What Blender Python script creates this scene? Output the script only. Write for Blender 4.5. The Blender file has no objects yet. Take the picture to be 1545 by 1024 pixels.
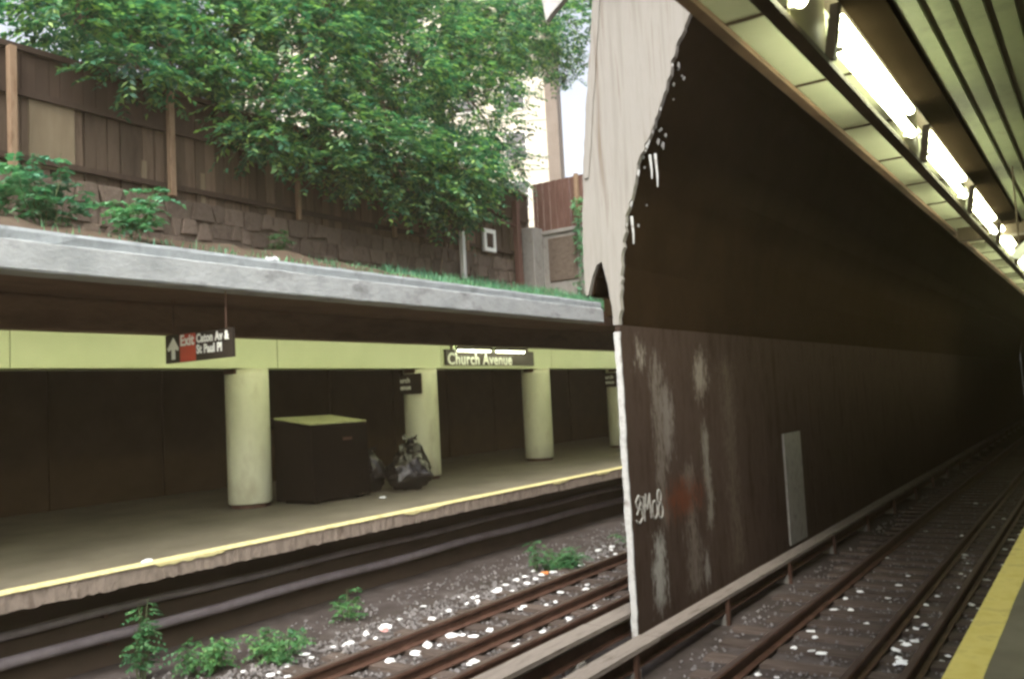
import bpy, bmesh, math, random
import numpy as np
from mathutils import Vector, Matrix, noise as mnoise
rad = math.radians
random.seed(7); rng = np.random.default_rng(7)
S = bpy.context.scene
COL = S.collection

# ---------------------------------------------------------------- camera
cd = bpy.data.cameras.new('camera'); cam = bpy.data.objects.new('camera', cd); COL.objects.link(cam)
cd.sensor_width = 36; cd.lens = 30.99; cd.clip_start = 0.05; cd.clip_end = 2000
M = Matrix(((.82596974, -.0815762*-1, .55778071, 0), (.56129114, -.02736489, -.82716589, 0), (-.05221342, .99629137, -.06839055, 1.6), (0, 0, 0, 1)))
cam.matrix_world = M
cd.dof.use_dof = True; cd.dof.focus_distance = 11.0; cd.dof.aperture_fstop = 2.2
S.camera = cam

# ---------------------------------------------------------------- sky, sun, exposure
SUN_EL, SUN_AZ = rad(52), Vector((.38, -.75))            # direction TO the sun in plan
w = bpy.data.worlds.new('World'); S.world = w; w.use_nodes = True
nt = w.node_tree; bg = nt.nodes['Background']
sky = nt.nodes.new('ShaderNodeTexSky'); sky.sky_type = 'NISHITA'; sky.sun_disc = False
sky.sun_elevation = SUN_EL; sky.sun_rotation = math.atan2(SUN_AZ.x, SUN_AZ.y)
sky.air_density = 1.0; sky.dust_density = 6.0; sky.ozone_density = 1.0
bw_ = nt.nodes.new('ShaderNodeRGBToBW'); mx_ = nt.nodes.new('ShaderNodeMix'); mx_.data_type = 'RGBA'; mx_.inputs[0].default_value = .6   # overcast: most of the blue gone, evenly over the dome
nt.links.new(sky.outputs[0], bw_.inputs[0]); nt.links.new(sky.outputs[0], mx_.inputs[6]); nt.links.new(bw_.outputs[0], mx_.inputs[7])
nt.links.new(mx_.outputs[2], bg.inputs[0]); bg.inputs[1].default_value = 0.15
sl = bpy.data.lights.new('sun', 'SUN'); sl.energy = 0.6; sl.angle = rad(20); sl.color = (1, .94, .82)
so = bpy.data.objects.new('sun', sl); COL.objects.link(so)
h = SUN_AZ.normalized() * math.cos(SUN_EL)
so.rotation_euler = Vector((h.x, h.y, math.sin(SUN_EL))).to_track_quat('Z', 'Y').to_euler(); so.location = (10, -20, 30)
S.view_settings.view_transform = 'Standard'; S.view_settings.look = 'None'
S.view_settings.exposure = 1.8; S.view_settings.gamma = 1
S.render.engine = 'CYCLES'
S.cycles.use_denoising = True; S.cycles.filter_width = 2.8; S.cycles.volume_bounces = 1; S.cycles.max_bounces = 7; S.cycles.diffuse_bounces = 4; S.cycles.glossy_bounces = 2; S.cycles.transmission_bounces = 3; S.cycles.sample_clamp_indirect = 6

HAZE = .0015
# ---------------------------------------------------------------- helpers
def srgb(r, g, b):
    f = lambda c: (c / 255 / 12.92 if c / 255 <= .04045 else ((c / 255 + .055) / 1.055) ** 2.4)
    return (f(r), f(g), f(b), 1)

class NT:
    def __init__(s, m):
        s.m = m; m.use_nodes = True; s.t = m.node_tree; s.b = s.t.nodes['Principled BSDF']
    def n(s, typ, **kw):
        x = s.t.nodes.new(typ)
        for k, v in kw.items(): setattr(x, k, v)
        return x
    def l(s, a, b): s.t.links.new(a, b)
    def pos(s, scale=(1, 1, 1)):
        g = s.n('ShaderNodeNewGeometry'); mp = s.n('ShaderNodeMapping'); mp.inputs['Scale'].default_value = scale
        s.l(g.outputs['Position'], mp.inputs[0]); return mp.outputs[0]
    def noise(s, scale, detail=6, rough=.6, vec=None):
        x = s.n('ShaderNodeTexNoise'); x.inputs['Scale'].default_value = scale; x.inputs['Detail'].default_value = detail
        x.inputs['Roughness'].default_value = rough
        s.l(vec if vec is not None else s.pos(), x.inputs['Vector']); return x.outputs[0]
    def ramp(s, fac, stops):
        r = s.n('ShaderNodeValToRGB'); e = r.color_ramp.elements
        while len(e) < len(stops): e.new(.5)
        for i, (p, c) in enumerate(stops):
            e[i].position = p; e[i].color = c if len(c) == 4 else (*c, 1)
        s.l(fac, r.inputs[0]); return r.outputs[0]
    def mix(s, fac, a, b, mode='MIX'):
        x = s.n('ShaderNodeMix', data_type='RGBA', blend_type=mode)
        for sock, v in ((x.inputs[0], fac), (x.inputs[6], a), (x.inputs[7], b)):
            if hasattr(v, 'is_linked'): s.l(v, sock)
            else: sock.default_value = v
        return x.outputs[2]
    def math(s, op, a, b=0.0, c=None, clamp=False):
        x = s.n('ShaderNodeMath', operation=op, use_clamp=clamp)
        for i, v in enumerate((a, b) if c is None else (a, b, c)):
            if hasattr(v, 'is_linked'): s.l(v, x.inputs[i])
            else: x.inputs[i].default_value = v
        return x.outputs[0]
    def bump(s, fac, strength=.3, dist=.02):
        b = s.n('ShaderNodeBump'); b.inputs['Strength'].default_value = strength; b.inputs['Distance'].default_value = dist
        s.l(fac, b.inputs['Height']); s.l(b.outputs[0], s.b.inputs['Normal'])

MATS = {}
def mat(name, c1, c2=None, scale=3, stretch=(1, 1, 1), rough=.85, metal=0, bump=.25, bscale=40, dist=.01, c3=None, spec=.3, vary=0):
    """worn surface: two or three tones mixed by noise, fine relief, tone per piece"""
    m = bpy.data.materials.new(name); q = NT(m); MATS[name] = m
    c2 = c2 or tuple(x * .75 for x in c1[:3])
    stops = [(.32, c1), (.68, c2)] if c3 is None else [(.3, c1), (.52, c2), (.72, c3)]
    col = q.ramp(q.noise(scale, 8, .65, q.pos(stretch)), stops)
    if vary:
        o = q.n('ShaderNodeObjectInfo')
        f = q.math('MULTIPLY_ADD', o.outputs['Random'], vary, 1 - vary / 2)
        hs = q.n('ShaderNodeHueSaturation'); q.l(f, hs.inputs['Value']); q.l(col, hs.inputs['Color']); col = hs.outputs[0]
    q.l(col, q.b.inputs['Base Color'])
    q.b.inputs['Roughness'].default_value = rough; q.b.inputs['Metallic'].default_value = metal
    q.b.inputs['Specular IOR Level'].default_value = spec
    if bump: q.bump(q.noise(bscale, 6, .7, q.pos(stretch)), bump, dist)
    return m

def emis(name, col, st):
    m = bpy.data.materials.new(name); q = NT(m); MATS[name] = m
    q.b.inputs['Base Color'].default_value = (.8, .8, .8, 1)
    q.b.inputs['Emission Color'].default_value = (*col, 1); q.b.inputs['Emission Strength'].default_value = st
    return m

def leafmat(name, a, b, c, trans=.45):
    m = bpy.data.materials.new(name); q = NT(m); MATS[name] = m
    g = q.n('ShaderNodeNewGeometry')
    col = q.ramp(g.outputs['Random Per Island'], [(0, a), (.6, b), (1, c)])
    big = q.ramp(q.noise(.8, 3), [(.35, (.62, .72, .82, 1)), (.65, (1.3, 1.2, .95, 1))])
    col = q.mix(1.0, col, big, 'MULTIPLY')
    q.l(col, q.b.inputs['Base Color']); q.b.inputs['Roughness'].default_value = .5; q.b.inputs['Specular IOR Level'].default_value = .35
    tr = q.n('ShaderNodeBsdfTranslucent'); tc = q.mix(1.0, col, (.95, 1.25, .80, 1), 'MULTIPLY'); q.l(tc, tr.inputs[0])
    mx = q.n('ShaderNodeMixShader'); mx.inputs[0].default_value = trans
    q.l(q.b.outputs[0], mx.inputs[1]); q.l(tr.outputs[0], mx.inputs[2])
    q.l(mx.outputs[0], q.t.nodes['Material Output'].inputs[0]); return m

class MB:
    def __init__(s): s.v = []; s.f = []
    def add(s, v, f):
        o = len(s.v); s.v += [tuple(p) for p in v]; s.f += [tuple(i + o for i in q) for q in f]; return s
    def box(s, x0, x1, y0, y1, z0, z1, j=0):
        v = [(x, y, z) for x in (x0, x1) for y in (y0, y1) for z in (z0, z1)]
        if j: v = [tuple(c + random.uniform(-j, j) for c in p) for p in v]
        return s.add(v, [(0, 1, 3, 2), (4, 6, 7, 5), (0, 4, 5, 1), (2, 3, 7, 6), (0, 2, 6, 4), (1, 5, 7, 3)])
    def prism(s, prof, y0, y1, ax='y'):
        """closed profile extruded along y (points are x,z) or along x (points are y,z)"""
        n = len(prof)
        P = (lambda a, t, b: (a, t, b)) if ax == 'y' else (lambda a, t, b: (t, a, b))
        v = [P(a, y0, b) for a, b in prof] + [P(a, y1, b) for a, b in prof]
        f = [tuple(range(n)), tuple(range(2 * n - 1, n - 1, -1))] + [(i, i + n, (i + 1) % n + n, (i + 1) % n) for i in range(n)]
        return s.add(v, f)
    def tube(s, pts, r, n=8, r2=None, cap=True):
        pts = [Vector(p) for p in pts]; m = len(pts); rings = []
        for i, p in enumerate(pts):
            d = (pts[min(i + 1, m - 1)] - pts[max(i - 1, 0)]).normalized()
            u = d.cross(Vector((0, 0, 1)) if abs(d.z) < .9 else Vector((1, 0, 0))).normalized(); k = d.cross(u)
            rr = r if r2 is None else r + (r2 - r) * i / max(1, m - 1)
            rings.append([p + (u * math.cos(2 * math.pi * t / n) + k * math.sin(2 * math.pi * t / n)) * rr for t in range(n)])
        v = [p for g in rings for p in g]; f = []
        for i in range(m - 1):
            for t in range(n): f.append((i * n + t, i * n + (t + 1) % n, (i + 1) * n + (t + 1) % n, (i + 1) * n + t))
        if cap: f += [tuple(range(n)), tuple((m - 1) * n + t for t in range(n - 1, -1, -1))]
        return s.add(v, f)
    def build(s, name, material, parent=None, smooth=False, bevel=0):
        off = Vector(parent.matrix_world.translation) if parent else Vector()
        if parent:
            p = parent; off = Vector(p.location)
            while p.parent: p = p.parent; off += Vector(p.location)
        me = bpy.data.meshes.new(name); me.from_pydata([tuple(Vector(p) - off) for p in s.v], [], s.f)
        bm = bmesh.new(); bm.from_mesh(me); bmesh.ops.recalc_face_normals(bm, faces=bm.faces)
        if bevel: bmesh.ops.bevel(bm, geom=list(bm.edges), offset=bevel, segments=1, affect='EDGES', clamp_overlap=True)
        bm.to_mesh(me); bm.free()
        if smooth: me.shade_smooth()
        me.materials.append(MATS[material] if isinstance(material, str) else material)
        o = bpy.data.objects.new(name, me); COL.objects.link(o)
        if parent: o.parent = parent
        return o

def tag(o, label=None, cat=None, group=None, kind=None):
    for k, v in (('label', label), ('category', cat), ('group', group), ('kind', kind)):
        if v: o[k] = v
    return o
def thing(name, label, cat, loc, group=None):
    o = bpy.data.objects.new(name, None); COL.objects.link(o); o.location = loc; o.empty_display_size = .2
    return tag(o, label, cat, group)
def struct(o): return tag(o, kind='structure')
def B(*a, **k): return MB().box(*a, **k)
def copy_tree(o, parent=None):
    c = o.copy(); COL.objects.link(c); c.parent = parent
    for ch in o.children: copy_tree(ch, c)
    return c
def dupe_mesh(o, loc, parent=None, rot=None, scale=None):
    c = o.copy(); COL.objects.link(c); c.parent = parent; c.location = loc
    if rot is not None: c.rotation_euler = rot
    if scale is not None: c.scale = scale
    return c
def text_mesh(txt, size, bold=.0):
    c = bpy.data.curves.new('lettering', 'FONT'); c.body = txt; c.size = size; c.offset = bold; c.fill_mode = 'BOTH'; c.extrude = .002
    c.resolution_u = 4; c.space_character = 1.06
    o = bpy.data.objects.new('tmp', c); COL.objects.link(o)
    dg = bpy.context.evaluated_depsgraph_get(); me = bpy.data.meshes.new_from_object(o.evaluated_get(dg))
    bpy.data.objects.remove(o); bpy.data.curves.remove(c); return me
def text(txt, size, material, origin, xdir, parent, bold=0, stretch=1.0, name='lettering'):
    """flat lettering: origin = left end of base line, xdir = reading direction (horizontal), upright"""
    me = text_mesh(txt, size, bold)
    xd = Vector(xdir).normalized(); zd = Vector((0, 0, 1)); nd = xd.cross(zd)
    o = Vector(origin) - Vector(parent.location)
    R = Matrix((( xd.x * stretch, zd.x, nd.x, o.x), (xd.y * stretch, zd.y, nd.y, o.y), (xd.z * stretch, zd.z, nd.z, o.z), (0, 0, 0, 1)))
    me.transform(R); me.materials.clear(); me.materials.append(MATS[material])
    ob = bpy.data.objects.new(name, me); COL.objects.link(ob); ob.parent = parent; return ob

# ---------------------------------------------------------------- materials
mat('track_dirt', (.028, .022, .019), (.055, .045, .041), 2.2, bump=.7, bscale=30, dist=.03, c3=(.095, .084, .081))
mat('gravel', (.08, .073, .072), (.15, .142, .14), 9, c3=(.27, .265, .262), bump=.3)
mat('platform_concrete', (.072, .063, .044), (.112, .10, .073), 1.1, c3=(.145, .132, .10), bump=.15, bscale=60, rough=.7, spec=.4)
mat('edge_concrete', (.13, .105, .085), (.24, .20, .165), 3, stretch=(1, 2, 1), c3=(.10, .075, .06), bump=.5, bscale=18, dist=.02)
mat('yellow_paint', (.52, .42, .085), (.62, .53, .16), 5, c3=(.40, .32, .08), rough=.6, bump=.2, bscale=60)
mat('yellow_worn', (.50, .44, .19), (.60, .55, .28), 5, c3=(.36, .30, .13), rough=.7, bump=.3, bscale=40)
mat('steel_rust', (.060, .032, .022), (.115, .062, .045), 6, rough=.6, metal=.3, bump=.3)
mat('rail_top', (.09, .065, .055), (.17, .13, .115), 9, stretch=(1, .2, 1), rough=.4, metal=.6, bump=.1)
mat('tie_wood', (.045, .033, .026), (.10, .078, .066), 5, stretch=(.6, 4, 4), bump=.5, vary=.5)
mat('board_grey', (.125, .108, .092), (.19, .168, .146), 4, stretch=(4, .5, 4), bump=.5, c3=(.075, .062, .05))
mat('pipe_grey', (.19, .165, .18), (.30, .27, .285), 3, rough=.5, bump=.2)
mat('soot', (.016, .0098, .0050), (.024, .015, .0078), 1.2, bump=.4, bscale=14, dist=.02, rough=1, spec=0)
mat('soot_mid', (.055, .04, .028), (.08, .058, .042), 1.5, bump=.3)
mat('plaster_pale', (.20, .19, .168), (.25, .243, .222), 1.6, stretch=(9, 9, .35), c3=(.14, .115, .087), bump=.35, bscale=12)
mat('edge_white', (.28, .285, .275), (.42, .43, .42), 7, bump=.4, c3=(.12, .10, .08))
mat('spray_paint', (.17, .17, .155), (.26, .26, .24), 14, bump=0, c3=(.09, .08, .065))
mat('concrete_blue', (.22, .25, .265), (.29, .325, .34), 2.2, stretch=(1, 1.2, 1), c3=(.15, .168, .175), bump=.35, bscale=22)
mat('concrete_lip', (.24, .265, .27), (.36, .385, .39), 1.8, stretch=(1, .8, 1.4), c3=(.15, .158, .16), bump=.5, bscale=14, dist=.03)
mat('rust_girder', (.075, .040, .026), (.125, .075, .05), 1.6, stretch=(1, .5, 1.6), c3=(.05, .029, .019), bump=.35, bscale=20)
mat('green_enamel', (.50, .56, .34), (.56, .61, .39), 1.5, rough=.45, bump=.05, spec=.5)
mat('green_column', (.60, .62, .455), (.68, .70, .52), 2.2, stretch=(1, 1, .5), rough=.45, bump=.12, bscale=25, c3=(.50, .49, .34), spec=.5)
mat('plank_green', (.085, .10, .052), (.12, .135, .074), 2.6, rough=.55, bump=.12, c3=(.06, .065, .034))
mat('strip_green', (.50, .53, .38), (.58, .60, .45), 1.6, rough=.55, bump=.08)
mat('beam_black', (.005, .0034, .002), (.008, .0055, .0035), 3, rough=1, bump=.2, spec=0)
mat('girder_dark', (.050, .036, .024), (.085, .064, .043), 3, rough=.6, bump=.25)
mat('girder_olive', (.24, .22, .12), (.30, .28, .16), 2, rough=.6, bump=.15)
mat('fence_board', (.060, .041, .027), (.095, .069, .048), 3, stretch=(3, 3, .35), c3=(.036, .024, .016), bump=.5, bscale=22, vary=.95)
mat('fence_dark', (.030, .019, .0135), (.047, .031, .022), 3, stretch=(3, 3, .35), bump=.4, vary=.35)
mat('ply_patch', (.12, .095, .06), (.16, .13, .085), 3, stretch=(2, 2, .4), bump=.2)
mat('post_tan', (.15, .092, .053), (.22, .155, .10), 5, stretch=(2, 2, .4), c3=(.10, .055, .03), bump=.25)
mat('rubble', (.085, .064, .048), (.125, .098, .078), 5, c3=(.06, .042, .031), bump=.9, bscale=9, dist=.05, vary=.45)
mat('mortar', (.075, .057, .043), (.105, .083, .066), 6, bump=.5)
mat('soil', (.06, .042, .028), (.10, .075, .052), 4, bump=.6, bscale=25)
mat('red_metal', (.065, .028, .022), (.095, .048, .038), 4, stretch=(4, 4, .6), bump=.2, c3=(.13, .075, .06))
mat('concrete_old', (.15, .145, .13), (.21, .205, .19), 4, bump=.5, bscale=25, c3=(.11, .10, .088))
mat('dark_wall_brown', (.042, .026, .0135), (.058, .037, .020), 2, bump=.2, rough=1, spec=.05)  # brown set dark for the unlit recess behind the columns
mat('building_beige', (.50, .47, .39), (.56, .53, .45), 1, bump=.1)
mat('building_brown', (.15, .125, .105), (.19, .165, .14), 1, bump=.1)
mat('glass_dark', (.05, .055, .06), (.08, .085, .09), 1, rough=.12, bump=0, spec=.6)
mat('sign_black', (.022, .017, .014), (.030, .023, .019), 3, rough=.45, bump=0)
mat('sign_white', (.80, .84, .76), (.86, .88, .80), 3, rough=.5, bump=0)
mat('sign_red', (.48, .06, .035), (.54, .08, .045), 3, rough=.45, bump=0)
mat('bin_dark', (.006, .004, .003), (.010, .007, .005), 2, rough=1, bump=.15, spec=.05)
mat('bin_lid', (.30, .32, .15), (.37, .39, .20), 4, rough=.55, bump=.15, c3=(.22, .22, .10))  # yellow-green carries the light falling on the lid
mat('bag_black', (.009, .008, .007), (.016, .014, .013), 6, rough=.18, bump=.5, bscale=22, dist=.02, spec=.6)
mat('paper', (.66, .69, .69), (.82, .84, .84), 9, rough=.8, bump=.3, bscale=90, vary=.5)
mat('paper_orange', (.55, .19, .05), (.60, .25, .08), 9, bump=.2)
mat('paper_pink', (.60, .30, .28), (.70, .42, .40), 9, bump=.2)
mat('paint_white', (.70, .71, .66), (.78, .79, .74), 5, bump=.1)
mat('bark', (.10, .075, .055), (.17, .13, .10), 6, stretch=(2, 2, .5), bump=.6)
mat('stem', (.07, .10, .045), (.10, .13, .06), 6, bump=.2)
mat('asphalt', (.045, .045, .045), (.06, .06, .058), 3, bump=.3)
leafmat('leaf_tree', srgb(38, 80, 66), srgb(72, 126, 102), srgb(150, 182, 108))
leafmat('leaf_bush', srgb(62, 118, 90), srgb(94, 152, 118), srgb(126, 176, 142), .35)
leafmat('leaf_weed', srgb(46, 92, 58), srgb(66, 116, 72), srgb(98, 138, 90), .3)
TUBE = (.97, 1.0, .64)
emis('tube_near', TUBE, 9.5)
emis('tube_far', TUBE, 14.0)

# partition wall below the ledge: brown soot with pale drips, a rusty smear and peeled plaster at fixed places
def make_wall_mat():
    m = bpy.data.materials.new('wall_stained'); q = NT(m); MATS['wall_stained'] = m
    g = q.n('ShaderNodeNewGeometry'); sx = q.n('ShaderNodeSeparateXYZ'); q.l(g.outputs['Position'], sx.inputs[0])
    Y, Z = sx.outputs[1], sx.outputs[2]
    base = q.ramp(q.noise(1.5, 10, .75, q.pos((1, 2.4, .55))), [(.3, (.026, .0175, .013)), (.5, (.050, .036, .029)), (.7, (.020, .0125, .0085))])
    n1 = q.noise(9, 8, .75, q.pos((1, 1.3, .28))); n2 = q.noise(26, 5, .7, q.pos((1, 1, .35)))
    wob = q.math('MULTIPLY_ADD', q.noise(1.7, 3), .30, -.15)
    def patch(y0, z0, z1, wd, thr, gain=3.2):
        yy = q.math('ADD', Y, wob)
        dy = q.math('DIVIDE', q.math('ABSOLUTE', q.math('SUBTRACT', yy, y0)), wd * 1.5)
        lat = q.math('SUBTRACT', 1.0, dy, clamp=True)
        lo = q.math('MULTIPLY', q.math('SUBTRACT', Z, z0), 2.5, clamp=True); hi = q.math('MULTIPLY', q.math('SUBTRACT', z1, Z), 2.5, clamp=True)
        mm = q.math('MULTIPLY', q.math('MULTIPLY', lat, lo), hi)
        nn = q.math('MULTIPLY_ADD', n2, .5, q.math('MULTIPLY', n1, .5))
        rag = q.math('MULTIPLY_ADD', q.math('SUBTRACT', nn, .5), 2.6, q.math('MULTIPLY_ADD', mm, .75, .42 - thr * .85))
        return q.math('MULTIPLY', q.math('MULTIPLY', rag, 2.6, clamp=True), q.math('MULTIPLY', mm, 5, clamp=True), clamp=True)
    col = base
    for (y0, z0, z1, wd, thr, c) in [(9.15, -.98, .22, .22, .74, (.24, .24, .22, 1)), (10.7, 1.3, 2.3, .28, .80, (.17, .15, .125, 1)),
                                     (10.7, -.4, 1.4, .16, .82, (.14, .13, .11, 1)), (9.55, .6, 1.9, .25, .80, (.14, .125, .112, 1)),
                                     (10.45, -1.0, -.2, .18, .82, (.17, .16, .145, 1)), (8.95, 1.75, 2.33, .22, .72, (.22, .20, .17, 1)),
                                     (9.35, -.2, 2.3, .3, .95, (.12, .105, .09, 1)), (10.1, -1.1, 1.0, .35, .97, (.11, .095, .08, 1)), (11.6, -1.1, 2.3, .5, 1.0, (.075, .06, .048, 1)), (9.9, -.05, .7, .7, .70, (.085, .032, .019, 1))]:
        col = q.mix(patch(y0, z0, z1, wd, thr), col, c)
    q.l(col, q.b.inputs['Base Color']); q.b.inputs['Roughness'].default_value = 1; q.b.inputs['Specular IOR Level'].default_value = 0
    q.bump(n1, .4, .015)
make_wall_mat()

# ================================================================ THE SETTING
g = MB()
g.box(-150, 150, -150, 150, -3.2, -3.0)
struct(g.build('ground', 'soil'))
struct(B(-16.5, 5.8, -30, 70, -1.45, -1.15).build('track_bed', 'track_dirt'))
g = MB().box(-150, -13.45, -150, 150, 4.7, 5.15).box(-13.447, -3.9, 22.2, 150, 4.8, 5.15).box(6.2, 150, -150, 150, 4.7, 5.1)
struct(g.build('street_ground', 'asphalt'))

# near platform with its painted edge
near = struct(B(-.88, 5.8, -12, 60, -.25, 0).build('near_platform', 'platform_concrete'))
B(-.86, 5.8, -12, 60, -1.148, -.25).build('platform_base', 'soot_mid', near)
def ragged_strip(x0, x1, y0, y1, z, j0, j1, step=.12):
    ys = np.arange(y0, y1, step); v = []; f = []
    a = b = 0
    for i, y in enumerate(ys):
        a = .6 * a + random.uniform(-j0, j0); b = .6 * b + random.uniform(-j1, j1)
        v += [(x0 + a, y, z), (x1 + b, y, z)]
        if i: f.append((2 * i - 2, 2 * i - 1, 2 * i + 1, 2 * i))
    return MB().add(v, f)
ragged_strip(-.877, -.69, -12, 60, .004, 0, .0018).build('yellow_edge', 'yellow_paint', near)

# far platform: slab with worn nosing, recessed base wall
far = MB()
ys = np.arange(-12, 60, .25); prof = []
v = []; f = []
for i, y in enumerate(ys):
    e = random.uniform(-.012, .012)
    bz = -.20 + random.uniform(-.025, .015)
    v += [(-16.4, y, -.2), (-16.4, y, 0), (-9.07, y, 0), (-9.05 + e * .3, y, -.02), (-9.05 + e, y, bz), (-9.25, y, bz - .02)]
    if i:
        o = 6 * i
        for k in range(6): f.append((o - 6 + k, o - 6 + (k + 1) % 6, o + (k + 1) % 6, o + k))
far.add(v, f)
farp = struct(far.build('far_platform', 'platform_concrete'))
B(-16.3, -9.62, -12, 60, -1.148, -.225).build('platform_base', 'soot_mid', farp)
# worn concrete nosing face and yellow nosing paint on the lip
v = []; f = []; v2 = []; f2 = []; drip = 0
for i, y in enumerate(np.arange(-12, 60, .06)):
    e = random.uniform(-.006, .006); bz = -.205 + random.uniform(-.012, .012)
    v += [(-9.040 + e, y, -.03), (-9.038 + e, y, bz), (-9.2, y, bz - .01)]
    drip = .6 * drip + random.uniform(0, .03); d2 = -.02 - drip * (.9 if math.sin(y * 1.3) + math.sin(y * 3.1) > .9 else .12)
    v2 += [(-9.17 + random.uniform(-.008, .008), y, .004), (-9.045, y, .005), (-9.028, y, -.016), (-9.027, y, max(-.15, d2))]
    if i:
        o = 3 * i
        for k in range(2): f.append((o - 3 + k, o - 2 + k, o + 1 + k, o + k))
        o = 4 * i
        for k in range(3): f2.append((o - 4 + k, o - 3 + k, o + 1 + k, o + k))
MB().add(v, f).build('nosing', 'edge_concrete', farp)
MB().add(v2, f2).build('yellow_edge', 'yellow_worn', farp)

# embankment on the far canopy roof, up to the stone wall
ys = np.arange(-4, 22.2, .4); xs = np.array([-9.36, -9.8, -10.5, -11.3, -12.1, -13.1]); zz = np.array([3.5, 3.62, 3.82, 4.1, 4.4, 4.62])
v = []; f = []
for i, y in enumerate(ys):
    for k, (x, z) in enumerate(zip(xs, zz)):
        v.append((x, y, z + (random.uniform(-.07, .07) if 0 < k < 5 else 0) + .04 * math.sin(y * .9 + k)))
    if i:
        for k in range(5):
            o = i * 6 + k; f.append((o - 6, o - 5, o + 1, o))
struct(MB().add(v, f).build('embankment', 'soil', smooth=True))

# ================================================================ PARTITION WALL AND TUNNEL
Y0 = 8.5
right = [(-2.6, 6.2), (-3.0, 5.95), (-3.37, 5.38), (-3.52, 5.06), (-3.75, 4.48), (-3.97, 4.09), (-4.17, 3.48), (-4.27, 2.99), (-4.33, 2.35)]
left = [(-4.395, 2.35), (-4.42, 2.65), (-4.46, 2.92), (-4.50, 3.06), (-4.56, 3.02), (-4.63, 2.90), (-4.68, 2.72), (-4.72, 2.70), (-4.725, 3.0), (-4.715, 3.42), (-4.66, 4.1), (-4.58, 4.8), (-4.47, 5.6), (-4.36, 6.2)]
def subdiv(pts, step, j):
    out = []
    for a, b in zip(pts, pts[1:]):
        n = max(1, int((Vector(b) - Vector(a)).length / step))
        for k in range(n):
            t = k / n; out.append((a[0] + (b[0] - a[0]) * t + random.uniform(-j, j), a[1] + (b[1] - a[1]) * t + random.uniform(-j, j)))
    out.append(pts[-1]); return out
pw = thing('portal_wall', 'tall dark sooted partition wall with pale flaking end between the two tracks', 'wall', (-4.4, Y0, -1.15))
rj = subdiv(right, .05, .012)
rj = rj[:1] + [(x + .03 * mnoise.noise(Vector((z * 3, 0, 0))) + .02 * mnoise.noise(Vector((z * 11, 5, 0))), z) for x, z in rj[1:-3]] + rj[-3:]
lj = subdiv(left, .1, .008)
MB().prism(rj + lj, Y0, Y0 + .07).build('pale_end_face', 'plaster_pale', pw)  # plaster kept pale for the sky light falling on this end
inr = [(x - .035, z) for x, z in right]; inl = [(x + .02, z) for x, z in left]
MB().prism(inr + inl, Y0 + .07, 60).build('upper_wall', 'soot', pw)
# raised plaster ridges running down the pale end
for (xa, za, xb, zb, wd) in [(-4.33, 6.2, -4.60, 4.0, .045)]:
    p = subdiv([(xa - wd, za), (xb - wd, zb)], .2, .006) + subdiv([(xb + wd * .2, zb), (xa + wd, za)], .2, .006)
    MB().prism(p, Y0 - .02, Y0 - .001).build('plaster_ridge', 'plaster_pale', pw)
# lower wall: panels standing on the bed, end strip whitened for the sky light on the wall's end
yy = [Y0 + .012, 10.72, 13.0, 15.4, 18.0, 21, 25, 30, 38, 60]
for a, b in zip(yy, yy[1:]):
    B(-4.388, -4.332, a, b - .006, -1.148, 2.345).build('wall_panel', 'wall_stained', pw)
strip = []
for s, x in ((0, -4.395), (1, -4.326)):
    pts = [(x + random.uniform(-.007, .007), z) for z in np.arange(-1.148, 2.36, .09)]
    strip += pts if s == 0 else pts[::-1]
MB().prism(strip, Y0 - .012, Y0 + .010).build('end_strip', 'edge_white', pw)
B(-4.331, -4.30, 13.82, 14.70, -.87, .85).build('pale_board', 'concrete_old', pw)
# torn plaster flakes clinging along the ragged edge
for i in range(36):
    t = random.choice([.22, .25, .5, .52, .55, .58, .62, .8]) + random.uniform(-.06, .06); k = int(t * (len(right) - 4)) + 2; a, b = right[k], right[min(k + 1, len(right) - 1)]; u = random.random()
    x = a[0] + (b[0] - a[0]) * u; z = a[1] + (b[1] - a[1]) * u; s = random.uniform(.006, .03)
    cl = random.random() < .6
    y = Y0 + .02 + (random.uniform(0, .5) if cl else 0); x0 = x - .02 if cl else x
    v = [(x0, y, z + s), (x0 + s * random.uniform(.3, .9), y + .01, z + s * .3), (x0 + s * random.uniform(.1, .5), y + .005, z - s * random.uniform(1, 2.2)), (x0 - .02, y, z - s * .3)]
    v += [(p[0] - .012, p[1] + .012, p[2]) for p in v]
    MB().add(v, [(0, 1, 2, 3), (7, 6, 5, 4), (0, 4, 5, 1), (1, 5, 6, 2), (2, 6, 7, 3), (3, 7, 4, 0)]).build('plaster_flake', 'edge_white', pw)
for (x, z, ln) in [(-3.86, 4.02, .16), (-3.80, 4.02, .26), (-4.12, 3.4, .2)]:
    MB().tube([(x, Y0 + .03, z + .1), (x + .01, Y0 + .03, z - ln / 2), (x + .005, Y0 + .03, z - ln)], .016, 6, .006).build('plaster_flake', 'edge_white', pw)
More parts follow.
